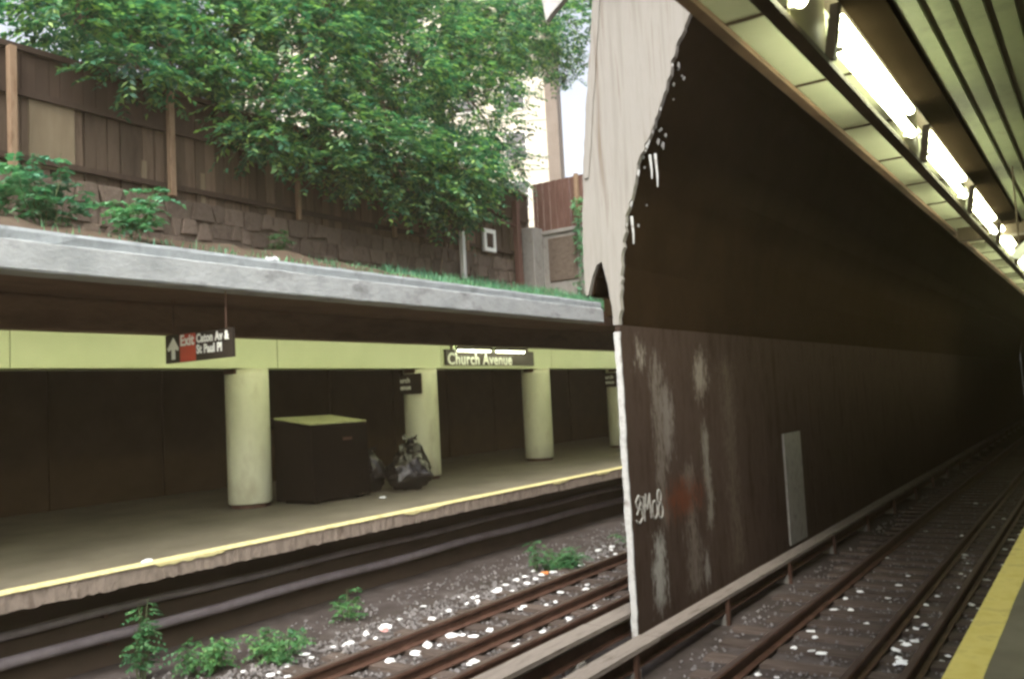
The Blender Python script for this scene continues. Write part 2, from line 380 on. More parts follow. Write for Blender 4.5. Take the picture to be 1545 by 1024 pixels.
# spray tag: rounded letter shapes in white line
def tagline(pts):
    out = []
    for a, b, c in zip(pts, pts[1:], pts[2:] + [pts[-1]]):
        for t in (0, .33, .66): out.append((-4.330, a[0] + (b[0] - a[0]) * t, a[1] + (b[1] - a[1]) * t))
    out.append((-4.330, *pts[-1])); return out
def loop(cy, cz, ry, rz, n=12): return [(cy + ry * math.sin(2 * math.pi * k / n), cz + rz * math.cos(2 * math.pi * k / n)) for k in range(n + 1)]
gr = MB()
for pts in [[(8.80, .47), (8.70, .50), (8.63, .44), (8.66, .37), (8.76, .34), (8.78, .26), (8.70, .20), (8.62, .24)],
            [(8.82, .21), (8.82, .48), (8.90, .33), (8.97, .49), (8.99, .22)], loop(9.09, .30, .065, .10), loop(9.24, .27, .06, .085), loop(9.22, .43, .05, .075),
            [(8.70, .50), (8.83, .30), (8.88, .50)], [(8.64, .30), (8.74, .42)]]:
    gr.tube(tagline(pts), .0125, 5)
gr.build('spray_tag', 'spray_paint', pw)
# roof deck above, with a torn pale shard hanging from its edge
deck = thing('street_deck', 'dark concrete street deck roofing the near track and platform', 'bridge', (0, Y0, 6.2))
B(-4.5, 6.2, Y0, 60, 6.203, 6.7).build('slab', 'soot', deck)
B(-4.3, 6.2, Y0 - .25, Y0 - .003, 6.32, 6.9).build('front_beam', 'concrete_old', deck)
MB().prism([(-4.30, 6.5), (-5.07, 6.5), (-5.05, 6.318), (-5.0, 6.1), (-4.965, 5.86), (-4.90, 5.92), (-4.80, 5.99), (-4.68, 6.07), (-4.45, 6.34), (-4.30, 6.36)], Y0 - .11, Y0 - .03).build('torn_flap', 'edge_white', pw)
B(5.8, 6.1, -12, 60, -1.148, 6.2).build('side_wall', 'dark_wall_brown', deck)
B(-4.3, 5.8, 59.9, 60.2, -1.148, 6.2).build('end_wall', 'dark_wall_brown', deck)
# overpass added over the far track, its dark front standing for tunnel shade
ov = thing('track_overpass', 'low concrete overpass added over the far track beyond the parapet, coloured dark as shade', 'bridge', (-7, 17, 3.2))
B(-9.0, -4.75, 17.0, 60, 3.3, 4.75).build('slab', 'soot', ov)
B(-16.5, -9.003, 22.6, 60, 3.52, 4.7).build('side_slab', 'soot', ov)
B(-16.5, -4.5, 59.9, 60.2, -1.14, 3.3).build('end_wall', 'soot', ov)

# ================================================================ FAR CANOPY
fc = thing('far_canopy', 'concrete platform canopy with pale blue parapet and green beam above far platform', 'canopy', (-12.5, 8, 3.16))
v = []; f = []
sec = [(-9.36, 3.30), (-9.02, 3.30), (-9.0, 3.16), (-8.99, 3.17), (-8.985, 3.475), (-9.00, 3.485)]
def parapet(sec, name, m, j):
    v = []; f = []; n = len(sec); ys = np.arange(-8, 17.0, .3)
    for i, y in enumerate(ys):
        v += [(x + random.uniform(-j, j), y, z + random.uniform(-j, j)) for x, z in sec]
        if i:
            for k in range(n): f.append(((i - 1) * n + k, (i - 1) * n + (k + 1) % n, i * n + (k + 1) % n, i * n + k))
    f += [tuple(range(n)), tuple((len(ys) - 1) * n + k for k in range(n - 1, -1, -1))]
    return MB().add(v, f).build(name, m, fc)
parapet([(-9.36, 3.165), (-8.99, 3.16), (-8.975, 3.18), (-8.98, 3.46), (-9.0, 3.472), (-9.36, 3.472)], 'parapet', 'concrete_lip', .004)
parapet([(-9.355, 3.474), (-9.02, 3.474), (-9.015, 3.57), (-9.03, 3.61), (-9.35, 3.64)], 'parapet_cap', 'concrete_blue', .005)
B(-16.5, -9.363, -8, 22.5, 3.165, 3.49).build('roof_slab', 'rust_girder', fc)
gd = MB().box(-10.64, -10.60, -8, 22.5, 2.77, 3.163).box(-10.72, -10.50, -8, 22.5, 2.732, 2.769)
gd.build('girder', 'rust_girder', fc)
ysm = [-3.2, 1.4, 6.03, 10.64, 15.28, 19.95, 24.6, 29.2]
for a, b in zip(ysm, ysm[1:]):
    B(-12.75, -12.22, a + .006, b - .006, 2.378, 3.16).build('beam_panel', 'green_enamel', fc, bevel=.006)
B(-12.70, -12.26, -8, 30, 2.40, 3.15).build('beam_core', 'girder_dark', fc)
bw = thing('platform_back_wall', 'wall behind the far platform columns, coloured dark for its shade', 'wall', (-16.6, 8, -1.15))
B(-16.9, -16.5, -12, 60, -1.148, 4.69).build('wall_face', 'dark_wall_brown', bw)
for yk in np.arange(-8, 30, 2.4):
    B(-16.499, -16.44, yk, yk + .2, -1.148, 3.1).build('pilaster', 'dark_wall_brown', bw)

# columns
def column(y, label):
    t = thing('platform_column', label, 'column', (-12.48, y, 0), 'round columns on the far platform')
    n = 32; m = MB()
    def ring(z, r): return [(-12.48 + r * math.cos(2 * math.pi * k / n), y + r * math.sin(2 * math.pi * k / n), z) for k in range(n)]
    def lathe(mb, levels):
        v = []; f = []
        for i, (z, r) in enumerate(levels):
            v += ring(z, r)
            if i: f += [((i - 1) * n + k, (i - 1) * n + (k + 1) % n, i * n + (k + 1) % n, i * n + k) for k in range(n)]
        f += [tuple(range(n)), tuple((len(levels) - 1) * n + k for k in range(n - 1, -1, -1))]
        return mb.add(v, f)
    lathe(MB(), [(.07, .355), (.09, .37), (.5, .37), (2.25, .37), (2.37, .37)]).build('shaft', 'green_column', t, smooth=False)
    lathe(MB(), [(0, .33), (.07, .33)]).build('base', 'steel_rust', t)
    MB().box(-12.485, -12.475, 0, 0, 0, 0)
    B(-12.58, -12.3, y - .41, y - .365, 2.29, 2.376).build('bracket', 'steel_rust', t)
    for o in t.children:
        if o.name.startswith('shaft'):
            for p in o.data.polygons: p.use_smooth = len(p.vertices) == 4
    return t
for y, lab in [(5.48, 'round pale green column at the left end of the far platform'), (10.16, 'round pale green column left of the dark storage bin'),
               (14.84, 'round pale green column behind the black garbage bags'), (19.52, 'round pale green column under the right end of the long station name sign'),
               (24.2, 'round pale green column furthest along the far platform beside the partition wall')]:
    column(y, lab)

# far lamps tucked between girder and beam
def lamp_fixture(name, label, group, x, y0, y1, z, tubes, tmat, hw=.07, tr=.019, hm='paint_white'):
    t = thing(name, label, 'lamp', ((x), (y0 + y1) / 2, z), group)
    B(x - hw, x + hw, y0 - .05, y1 + .05, z + .035, z + .10).build('housing', hm, t, bevel=.006)
    for tx in tubes:
        MB().tube([(tx, y0, z), (tx, y1, z)], tr, 10).build('tube', tmat, t, smooth=False)
        for ye in (y0, y1):
            B(tx - .014, tx + .014, ye - .03, ye - .001 if ye == y0 else ye + .03, z - .02, z + .036).build('lamp_holder', 'paint_white', t)
    return t
for k, y in enumerate(np.arange(-1.2, 28, 1.72)):
    lamp_fixture('fluorescent_lamp', 'fluorescent strip lamp hidden behind the girder of the far canopy', 'lamps along the far canopy', -10.86, y, y + 1.5, 2.86, (-10.86,), 'tube_far', .05)

# ---------------------------------------------------------------- signs
t = thing('exit_sign', 'black hanging exit sign with white arrow and red panel over far platform', 'sign', (-9.7, 7.13, 2.32))
B(-10.38, -9.0, 7.133, 7.168, 2.32, 2.69).build('board', 'sign_black', t)
B(-10.069, -9.74, 7.129, 7.1325, 2.325, 2.681).build('red_panel', 'sign_red', t)
ar = [(-10.249, 2.365), (-10.172, 2.365), (-10.172, 2.50), (-10.109, 2.473), (-10.091, 2.509), (-10.204, 2.653), (-10.339, 2.509), (-10.312, 2.473), (-10.249, 2.50)]
MB().prism(ar, 7.127, 7.1315).build('arrow', 'sign_white', t)
text('Exit', .195, 'sign_white', (-10.055, 7.125, 2.535), (1, 0, 0), t, .006, .90)
text('Caton Av &', .155, 'sign_white', (-9.72, 7.128, 2.552), (1, 0, 0), t, .006, .82)
text('St Paul Pl', .155, 'sign_white', (-9.72, 7.128, 2.412), (1, 0, 0), t, .006, .82)
for x in (-10.22, -9.14):
    MB().tube([(x, 7.15, 2.69), (x, 7.15, 3.168)], .011, 6).build('hanger', 'steel_rust', t)

t = thing('station_sign', 'long black station name sign reading Church Avenue on the green beam', 'sign', (-12.19, 17.1, 2.45))
B(-12.215, -12.16, 15.38, 18.98, 2.45, 2.80).build('board', 'sign_black', t)
text('Church Avenue', .37, 'sign_white', (-12.155, 15.43, 2.465), (0, 1, 0), t, .009, 1.02)
for y in (15.6, 18.7): B(-12.2, -12.17, y, y + .05, 2.80, 3.12).build('hanger', 'steel_rust', t)
lamp_fixture('sign_lamp', 'lit fluorescent tube over the left half of the station name sign', 'lamps over the station name sign', -12.10, 15.75, 17.05, 2.775, (-12.12,), 'tube_far', .03, .012, 'sign_black')
lamp_fixture('sign_lamp', 'lit fluorescent tube over the right half of the station name sign', 'lamps over the station name sign', -12.10, 17.25, 18.50, 2.775, (-12.12,), 'tube_far', .03, .012, 'sign_black')

for yc, lab in [(14.84, 'small black name plate on the column behind the garbage bags'), (24.2, 'small black name plate on the column beside the partition wall')]:
    t = thing('column_sign', lab, 'sign', (-12.4, yc - .40, 1.84), 'name plates on the columns')
    B(-12.72, -12.12, yc - .405, yc - .375, 1.84, 2.27).build('plate', 'sign_black', t)
    text('urch', .15, 'sign_white', (-12.70, yc - .409, 2.09), (1, 0, 0), t, .004, .95)
    text('enue', .15, 'sign_white', (-12.70, yc - .409, 1.94), (1, 0, 0), t, .004, .95)

# ---------------------------------------------------------------- bin, bags, scraps on the far platform
t = thing('storage_bin', 'big dark storage bin beside a column, sloping lid coloured yellow-green as if lit', 'bin', (-11.8, 11.3, 0))
MB().prism([(-12.3, .05), (-11.33, .05), (-11.36, 1.32), (-12.3, 1.46)], 10.56, 11.95, 'y').build('body', 'bin_dark', t, bevel=.015)
MB().prism([(-12.36, 1.475), (-11.42, 1.345), (-11.42, 1.375), (-12.36, 1.505)], 10.62, 12.0).build('lid', 'bin_lid', t, bevel=.006)
B(-12.42, -12.361, 10.6, 11.95, 1.30, 1.50).build('hinge_rail', 'bin_dark', t)
for y in (10.7, 11.75):
    B(-12.2, -11.45, y, y + .1, 0, .05).build('skid', 'bin_dark', t)
B(-11.345, -11.31, 11.3, 11.5, 1.05, 1.10).build('handle', 'steel_rust', t)
def bag(c, r, label, seed):
    t = thing('garbage_bag', label, 'garbage bag', c, 'garbage bags on the far platform')
    bm = bmesh.new(); bmesh.ops.create_icosphere(bm, subdivisions=4, radius=1)
    rs = np.random.default_rng(seed); dirs = rs.normal(size=(26, 3)); dirs /= np.linalg.norm(dirs, axis=1)[:, None]
    for vv in bm.verts:
        d = np.array(vv.co); k = 1 + .10 * sum(math.exp(-((1 - d @ q) * 30)) * (1 if i % 2 else -1) for i, q in enumerate(dirs))
        k += .05 * math.sin(9 * math.atan2(d[1], d[0]) + 5 * d[2]) * (1 if d[2] > .2 else .3)
        nv = Vector(d * 2.2 + seed); k += .16 * (abs(mnoise.noise(nv)) * 2 - .5) + .09 * (abs(mnoise.noise(nv * 2.7)) * 2 - .4)
        z = d[2]; taper = 1 - .45 * max(0, z) ** 1.6
        x, y, z = d[0] * r[0] * k * taper, d[1] * r[1] * k * taper, (z * k * .98 + .86) * r[2]
        vv.co = (x, y, max(0, z))
    me = bpy.data.meshes.new('sack'); bm.to_mesh(me); bm.free(); me.shade_smooth(); me.materials.append(MATS['bag_black'])
    o = bpy.data.objects.new('sack', me); COL.objects.link(o); o.parent = t
    # gathered neck
    n = MB(); zt = r[2] * 1.7; n.tube([(c[0], c[1], c[2] + zt), (c[0] + .01, c[1], c[2] + zt + .08), (c[0] + .04, c[1] + .02, c[2] + zt + .12)], .07, 9, .03)
    for a in range(7):
        an = a * .9; n.add([(c[0], c[1], c[2] + zt + .09), (c[0] + .16 * math.cos(an), c[1] + .16 * math.sin(an), c[2] + zt + .12 + .05 * (a % 3)), (c[0] + .14 * math.cos(an + .6), c[1] + .14 * math.sin(an + .6), c[2] + zt + .06)], [(0, 1, 2)])
    n.build('tied_neck', 'bag_black', t, smooth=True)
bag((-11.30, 12.95, 0), (.42, .42, .40), 'large black garbage bag in front of the column', 3)
bag((-11.6, 13.4, 0), (.34, .32, .50), 'taller black garbage bag leaning at the column', 5)
bag((-11.85, 12.5, 0), (.28, .26, .42), 'black garbage bag squeezed against the dark bin', 9)

def crumple(s, seed, flat=.5):
    rs = np.random.default_rng(seed); bm = bmesh.new(); bmesh.ops.create_icosphere(bm, subdivisions=2, radius=1)
    for vv in bm.verts:
        k = rs.uniform(.6, 1.25); vv.co = (vv.co.x * k * s, vv.co.y * k * s * rs.uniform(.7, 1.2), max(-.25, vv.co.z) * k * s * flat)
    zmin = min(vv.co.z for vv in bm.verts)
    for vv in bm.verts: vv.co.z -= zmin
    me = bpy.data.meshes.new('litter'); bm.to_mesh(me); bm.free(); return me
LM = {}
for m in ('paper', 'paper_orange', 'paper_pink'):
    LM[m] = []
    for k in range(8 if m == 'paper' else 2):
        me = crumple(1, 50 + k, random.uniform(.35, .7)); me.materials.append(MATS[m]); LM[m].append(me)
def scrap(x, y, z, s, label, group=None, m='paper', name='paper_scrap'):
    o = bpy.data.objects.new(name, random.choice(LM[m])); COL.objects.link(o)
    o.location = (x, y, z); o.scale = (s * random.uniform(.7, 1.2), s * random.uniform(.9, 1.7), s * random.uniform(.7, 1.1)); o.rotation_euler = (0, 0, random.uniform(0, 6.3))
    return tag(o, label, 'litter', group)
scrap(-10.75, 11.62, 0, .09, 'crumpled white paper on the far platform in front of the garbage bags')
scrap(-9.10, 5.95, .006, .055, 'white paper scrap lying on the far yellow platform edge')
scrap(-9.2, 7.95, 3.63, .085, 'white plastic scrap caught on the pale parapet')

# ================================================================ NEAR CANOPY
nc = thing('near_canopy', 'dark platform canopy with green ribbed ceiling and pale edge panels overhead', 'canopy', (0, 5, 3.4))
ZC = 3.52
xk = -.775; k = 0
while xk < 5.7:
    w_ = .128 if k < 40 else .14
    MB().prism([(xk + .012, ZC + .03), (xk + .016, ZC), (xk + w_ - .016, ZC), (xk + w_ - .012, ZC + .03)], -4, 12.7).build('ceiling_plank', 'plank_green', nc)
    xk += w_ + .008; k += 1
B(-.78, 5.75, -4, 12.7, ZC + .035, ZC + .12).build('roof_sheet', 'girder_dark', nc)
B(-.97, -.777, -4, 40, ZC - .03, ZC + .12).build('inner_beam', 'beam_black', nc)
for y in (-3.9, 12.72): B(-1.5, 5.7, y, y + .25, ZC - .16, ZC + .12).build('cross_beam', 'girder_dark', nc)
B(-.776, 5.7, 13, 40, ZC + .03, ZC + .12).build('rear_ceiling', 'girder_dark', nc)
gdm = MB().box(-1.09, -1.02, -4, 40, 3.165, 3.195)
gdm.build('bottom_flange', 'girder_dark', nc)
y = 4.46 - 1.24 * 6; k = 0
while y < 38:
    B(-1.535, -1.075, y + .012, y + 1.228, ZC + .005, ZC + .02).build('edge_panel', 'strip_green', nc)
    B(-1.53, -1.08, y - .012, y + .010, ZC - .006, ZC + .03).build('panel_joint', 'girder_dark', nc)
    y += 1.24
MB().prism([(-1.60, ZC - .03), (-1.538, ZC - .03), (-1.538, ZC + .05), (-1.57, ZC + .05), (-1.60, ZC + .10)], -4, 40).build('edge_channel', 'rust_girder', nc)
B(-1.6, -1.0, -4, 40, ZC + .105, ZC + .14).build('edge_roof', 'girder_dark', nc)
PITCH = 2.62
starts = [-.68 + PITCH * k for k in range(14)]  # row carried on past the visible lamps to brighten the tunnel depth
for k, y in enumerate(starts):
    B(-1.062, -1.05, y - .65, y - .02, 3.196, ZC + .09).build('gusset', 'girder_olive', nc)
    MB().prism([(-1.048, 3.197), (-1.00, 3.197), (-.955, ZC - .051), (-1.0, ZC - .051)], y - .11, y - .06).build('stiffener', 'girder_dark', nc)
    if k < 13:
        lab = ['fluorescent twin-tube lamp overhead behind the viewer', 'nearest lit twin-tube lamp at the top edge of the picture', 'large lit twin-tube lamp under the near canopy', 'second lit twin-tube lamp along the canopy girder', 'third smaller lit twin-tube lamp along the canopy girder'][k] if k < 5 else 'distant twin-tube lamp added along the canopy girder to light the tunnel'
        t = thing('fluorescent_lamp', lab, 'lamp', (-.99, y + 1, 3.35), 'lamps along the near canopy girder')
        B(-1.045, -1.022, y, y + 1.96, 3.305, 3.405).build('housing', 'paint_white', t)
        for tz in (3.275, 3.435):
            MB().tube([(-.99, y + .03, tz), (-.99, y + 1.93, tz)], .029, 12).build('tube', 'tube_near', t)
            for ye in (y, y + 1.932): B(-1.045, -.98, ye, ye + .028, tz - .012, tz + .012).build('lamp_holder', 'paint_white', t)
t = thing('hanging_panel', 'small white panel hanging under the far end of the near canopy', 'sign', (-.5, 9.3, 3.0))
MB().prism([(-.69, 2.68), (-.60, 2.64), (-.30, 2.92), (-.38, 2.97)], 9.3, 9.33).build('panel', 'sign_white', t)
for x, z in ((-.6, 2.72), (-.4, 2.92)): MB().tube([(x, 9.34, z), (x, 9.34, ZC)], .008, 6).build('hanger', 'girder_dark', t)

# ================================================================ TRACKS
RP = [(-.065, 0), (.065, 0), (.065, .012), (.014, .03), (.012, .10), (.036, .112), (.036, .14), (.030, .145), (-.030, .145), (-.036, .14), (-.036, .112), (-.012, .10), (-.014, .03), (-.065, .012)]
def track(xl, xr, xg, label):
    c = (xl + xr) / 2
    t = thing('railway_track', label, 'railway track', (c, 10, -1.15))
    for x, nm, dz in ((xl, 'running_rail', 0), (xr, 'running_rail', 0), (xg, 'guard_rail', -.012)):
        MB().prism([(x + a, -1.108 + b + dz * (b > .05)) for a, b in RP], -4, 60).build(nm, 'steel_rust', t)
        B(x - .028, x + .028, -4, 60, -.962 + dz, -.959 + dz).build('rail_head', 'rail_top', t)
    first = None
    for k in range(64):
        y = 2 + k * .56
        if first is None:
            first = MB().box(c - 1.3, c + 1.3, y - .11, y + .11, -1.2, -1.109, j=.006).build('sleeper', 'tie_wood', t)
        else:
            dupe_mesh(first, (random.uniform(-.05, .05), k * .56 + random.uniform(-.03, .03), random.uniform(-.006, 0)), t, (0, 0, random.uniform(-.02, .02)))
    return t
track(-6.78, -5.345, -5.93, 'rusty littered track beside the far platform, open to daylight')
track(-3.15, -1.70, -2.15, 'rusty littered track beside the near platform under the canopy')
def third_rail(x0, x1, zt, xr, label):
    t = thing('third_rail', label, 'third rail', ((x0 + x1) / 2, 10, -1.15))
    ys = [-4, 1.3, 5.2, 8.1, 11.9, 16, 20.2, 24.4, 29, 34, 40, 60]
    for a, b in zip(ys, ys[1:]):
        B(x0, x1, a + .008, b - .008, zt - .045, zt, j=.004).build('cover_board', 'board_grey', t)
    MB().prism([(xr + a, -1.02 + b) for a, b in RP], -4, 60).build('power_rail', 'steel_rust', t)
    f = None
    for k in range(24):
        y = -2 + k * 2.4; xm = x0 + .02 if xr > x0 + .1 else x1 - .02
        B(xm - .02, xm + .02, y, y + .06, -1.149, zt - .046).build('bracket', 'steel_rust', t)
        B(xr - .09, xr + .09, y, y + .14, -1.149, -1.021).build('insulator', 'concrete_old', t)
third_rail(-4.74, -4.50, -.76, -4.63, 'covered third rail on the daylight side of the partition wall')
third_rail(-4.10, -3.90, -.80, -4.02, 'covered third rail along the near track foot of the partition wall')
# conduits under the far platform edge
for x, z, r, lab in [(-9.50, -.80, .062, 'thick pale conduit low on the base wall of the far platform'), (-9.55, -.525, .045, 'thinner upper conduit on the base wall of the far platform')]:
    t = thing('conduit', lab, 'pipe', (x, 10, z), 'conduits under the far platform edge')
    pts = [(x, y, z + .012 * math.sin(y * 1.7 + r * 90)) for y in np.arange(-4, 40, .8)]
    MB().tube(pts, r, 10).build('pipe', 'pipe_grey', t, smooth=True)
    for y in np.arange(-3, 40, 2.9): B(-9.625, x, y, y + .04, z - r - .03, z - r + .005).build('clip', 'steel_rust', t)

# loose stones over the bed (nobody could count them)
def stones(regions, name, m, label):
    bv = np.array([(0, 0, 1), (1, 0, .1), (-.3, .9, 0), (-.7, -.8, .1), (.2, -.1, -.6)]); bf = [(0, 1, 2), (0, 2, 3), (0, 3, 1), (1, 4, 2), (2, 4, 3), (3, 4, 1)]
    V = []; F = []; o = 0
    for (x0, x1, y0, y1, n, s0, s1) in regions:
        for i in range(n):
            y = y0 + (y1 - y0) * random.random() ** 1.5; s = random.uniform(s0, s1) ; a = random.uniform(0, 6.3); c, d = math.cos(a), math.sin(a)
            q = bv * s * rng.uniform(.6, 1.2, size=(5, 3))
            X = q[:, 0] * c - q[:, 1] * d + random.uniform(x0, x1); Yy = q[:, 0] * d + q[:, 1] * c + y
            V += list(zip(X, Yy, q[:, 2] - 1.135)); F += [(a_ + o, b_ + o, c_ + o) for a_, b_, c_ in bf]; o += 5
    mb = MB(); mb.v = V; mb.f = F
    return tag(mb.build(name, m), label, 'gravel', kind='stuff')
stones([(-9.0, -6.9, 3, 30, 2600, .012, .035), (-8.0, -6.95, 5, 16, 2600, .012, .04), (-6.7, -6.0, 4, 30, 2200, .012, .035), (-5.85, -5.42, 4, 30, 2000, .012, .035), (-5.3, -4.8, 4, 30, 900, .012, .03),
        (-3.05, -2.25, 6, 30, 1500, .01, .03), (-2.05, -1.8, 6, 30, 800, .01, .03), (-1.6, -.95, 6, 30, 1500, .01, .03), (-3.85, -3.25, 6, 30, 900, .01, .03)], 'ballast', 'gravel', 'grey broken stones strewn over both track beds')
# litter
RL = [(-2.99, 8.3), (-2.94, 9.28), (-2.76, 9.26), (-2.86, 9.76), (-2.98, 11.03), (-2.99, 11.63), (-2.92, 12.09), (-3.08, 14.52), (-2.55, 12.62), (-2.55, 13.28), (-1.94, 9.35), (-1.96, 9.84), (-1.98, 10.49), (-2.07, 11.02), (-2.06, 11.65), (-2.01, 12.15), (-2.07, 15.05), (-1.57, 9.47), (-1.54, 9.98), (-1.55, 11.12), (-1.61, 11.96), (-1.61, 13.44), (-1.5, 14.6), (-1.3, 9.9), (-1.25, 11.0), (-1.88, 9.2), (-1.9, 10.0), (-1.92, 10.7), (-2.02, 9.6), (-2.65, 9.2), (-1.6, 15.9)]
LL = [(-7.38, 8.78, .075), (-7.68, 8.25, .08), (-6.62, 7.79, .065), (-6.60, 7.15, .055), (-6.62, 8.24, .055), (-6.05, 7.35, .05), (-6.6, 9.75, .05), (-7.65, 10.0, .06), (-7.63, 10.62, .06), (-7.73, 11.24, .06), (-6.1, 9.06, .05), (-5.71, 8.8, .05), (-6.1, 8.34, .05), (-5.75, 7.51, .05), (-5.72, 11.16, .05), (-6.6, 10.67, .05), (-7.59, 7.53, .07), (-7.28, 11.49, .05), (-7.56, 14.01, .05)]
for x, y in RL:
    scrap(x, y, -1.145 if -1.75 < x else -1.115, random.uniform(.028, .048), 'small white paper scrap lying in the near track', 'litter in the near track')
for i in range(75):
    b = random.choice([(-2.08, -1.82), (-1.6, -1.0), (-1.6, -1.2), (-3.0, -2.3)])
    scrap(random.uniform(*b), 8 + 14 * random.random() ** 1.4, -1.13, random.uniform(.014, .045), 'small white paper scrap lying in the near track', 'litter in the near track')
for x, y, s in LL:
    scrap(x, y, -1.15 if x < -6.95 else -1.115, s * 1.0, 'white paper scrap lying along the far track', 'litter along the far track')
for i in range(120):
    b = random.choice([(-8.0, -7.0), (-7.8, -7.0), (-6.65, -6.05), (-5.85, -5.45)])
    scrap(random.uniform(*b), 6.2 + 9 * random.random() ** 1.5, -1.13, random.uniform(.014, .055), 'white paper scrap lying along the far track', 'litter along the far track')
scrap(-7.58, 11.83, -1.14, .06, 'orange wrapper beside the green weed clump on the far track', None, 'paper_orange', 'wrapper')
scrap(-7.62, 8.18, -1.14, .06, 'pink wrapper among the white litter on the far track', None, 'paper_pink', 'wrapper')

# ================================================================ FENCE, STONE WALL, END WALL
sw = thing('stone_wall', 'low rubble stone retaining wall under the wooden fence', 'wall', (-13.1, 9, 4.4))
B(-13.4, -13.04, -4, 22.2, 4.2, 5.33).build('backing', 'mortar', sw)
for r, (z0, z1) in enumerate([(4.40, 4.70), (4.71, 5.02), (5.03, 5.345)]):
    y = 2.0 + r * .17
    while y < 20:
        L = random.uniform(.15, .55); a_, b_ = random.uniform(-.05, .04) * (r > 0), random.uniform(-.05, .04) * (r < 2)
        sk = random.uniform(-.06, .06)
        q_ = [(y + .015 + sk, z0 + a_), (y + L - .015 - sk * .5, z0 + a_ + random.uniform(-.02, .04)), (y + L - .02 + sk, z1 + b_ - .012), (y + L * .5, z1 + b_ + random.uniform(-.01, .02) - .01), (y + .02 - sk, z1 + b_ - .02)]
        MB().prism(q_, -13.2, -13.0 + random.uniform(-.03, .04), 'x').build('stone', 'rubble', sw, bevel=.012)
        y += L
fe = thing('wooden_fence', 'tall weathered brown board fence on top of the stone wall', 'fence', (-13.1, 9, 5.34))
y = 2.0; k = 0
while y < 20.4:
    wd = random.uniform(.16, .22); dz = random.uniform(-.03, .03)
    g_ = .006 + (.02 if random.random() < .25 else 0); ln = random.uniform(-.012, .012)
    MB().prism([(y + g_, 5.30 + random.uniform(0, .03)), (y + wd - .006, 5.30 + random.uniform(0, .03)), (y + wd - .006 + ln, 6.52), (y + g_ + ln, 6.52)], -13.12, -13.085 + random.uniform(0, .035), 'x').build('board', 'fence_board', fe)
    B(-13.115, -13.065 + random.uniform(0, .02), y + .003, y + wd - .003, 6.545, 7.2 + dz + (.12 if y > 14 else 0)).build('upper_board', 'fence_dark', fe)
    y += wd
B(-13.16, -13.125, 2, 20.4, 5.30, 7.1).build('backing', 'fence_dark', fe)  # dark sheet added to stop brightness showing through the board gaps
for z in (5.55, 6.53, 7.22): B(-13.05, -12.98, 2, 20.4, z - .06, z + .03).build('fence_rail', 'fence_dark', fe)
for y, zt, s in [(3.7, 7.2, .05), (6.45, 7.15, .052), (9.08, 7.2, .055), (11.92, 7.25, .042), (14.72, 7.1, .045), (17.4, 7.0, .042)]:
    B(-12.97, -12.97 + 2 * s, y - s, y + s, 5.345, zt, j=.006).build('post', 'post_tan', fe, bevel=.008)
B(-13.06, -13.03, 6.75, 7.45, 5.45, 6.5).build('plywood_patch', 'ply_patch', fe)
for y in (9.75, 8.6): B(-13.06, -13.04, y, y + .09, 5.36, 5.9).build('pale_slat', 'ply_patch', fe)

t = thing('meter_box', 'small white framed box on the wooden fence near the grey pillar', 'box', (-12.95, 18.35, 5.5))
fr = MB().box(-12.965, -12.88, 18.1, 18.19, 5.42, 6.0).box(-12.965, -12.88, 18.51, 18.6, 5.42, 6.0).box(-12.965, -12.88, 18.191, 18.509, 5.42, 5.52).box(-12.965, -12.88, 18.191, 18.509, 5.9, 6.0)
fr.build('frame', 'paint_white', t); B(-12.965, -12.91, 18.191, 18.509, 5.521, 5.899).build('door', 'fence_dark', t)
t = thing('marker_post', 'short white post standing at the fence left of the white box', 'post', (-12.85, 17.15, 4.6))
MB().prism([(17.09, 4.5), (17.2, 4.5), (17.2, 5.75), (17.145, 5.82), (17.09, 5.75)], -12.93, -12.83, 'x').build('shaft', 'paint_white', t)
B(-12.95, -12.81, 17.07, 17.22, 4.4, 4.55).build('foot', 'concrete_old', t)
t = thing('timber_brace', 'rusty brown post with slanting brace left of the grey pillar', 'post', (-12.8, 19.5, 4.6))
B(-12.88, -12.74, 19.42, 19.58, 4.55, 6.9, j=.01).build('post', 'red_metal', t)
MB().tube([(-12.81, 19.42, 6.2), (-12.81, 16.4, 6.45)], .055, 4).build('brace', 'red_metal', t)

ew = thing('end_wall', 'concrete and stone wall with rusty red metal panel closing the cut', 'wall', (-11.2, 20.6, 4.6))
B(-13.0, -9.4, 20.5, 20.9, 4.2, 6.06).build('wall_face', 'concrete_old', ew)
B(-13.0, -12.62, 20.0, 20.497, 4.2, 6.25).build('pillar', 'concrete_old', ew, bevel=.02)
B(-13.05, -9.4, 20.44, 20.95, 6.063, 6.17).build('coping', 'concrete_old', ew, bevel=.015)
B(-12.45, -11.55, 20.46, 20.497, 4.75, 5.95).build('stone_panel', 'rubble', ew, bevel=.02)
x = -12.95; k = 0
while x < -9.5:
    MB().prism([(x, 6.175), (x + .105, 6.175), (x + .105, 7.57), (x, 7.57)], 20.62 + .03 * (k % 2), 20.65 + .03 * (k % 2)).build('metal_panel', 'red_metal', ew)
    x += .107; k += 1
B(-11.55, -11.45, 20.5, 20.6, 6.175, 7.6).build('panel_post', 'post_tan', ew)

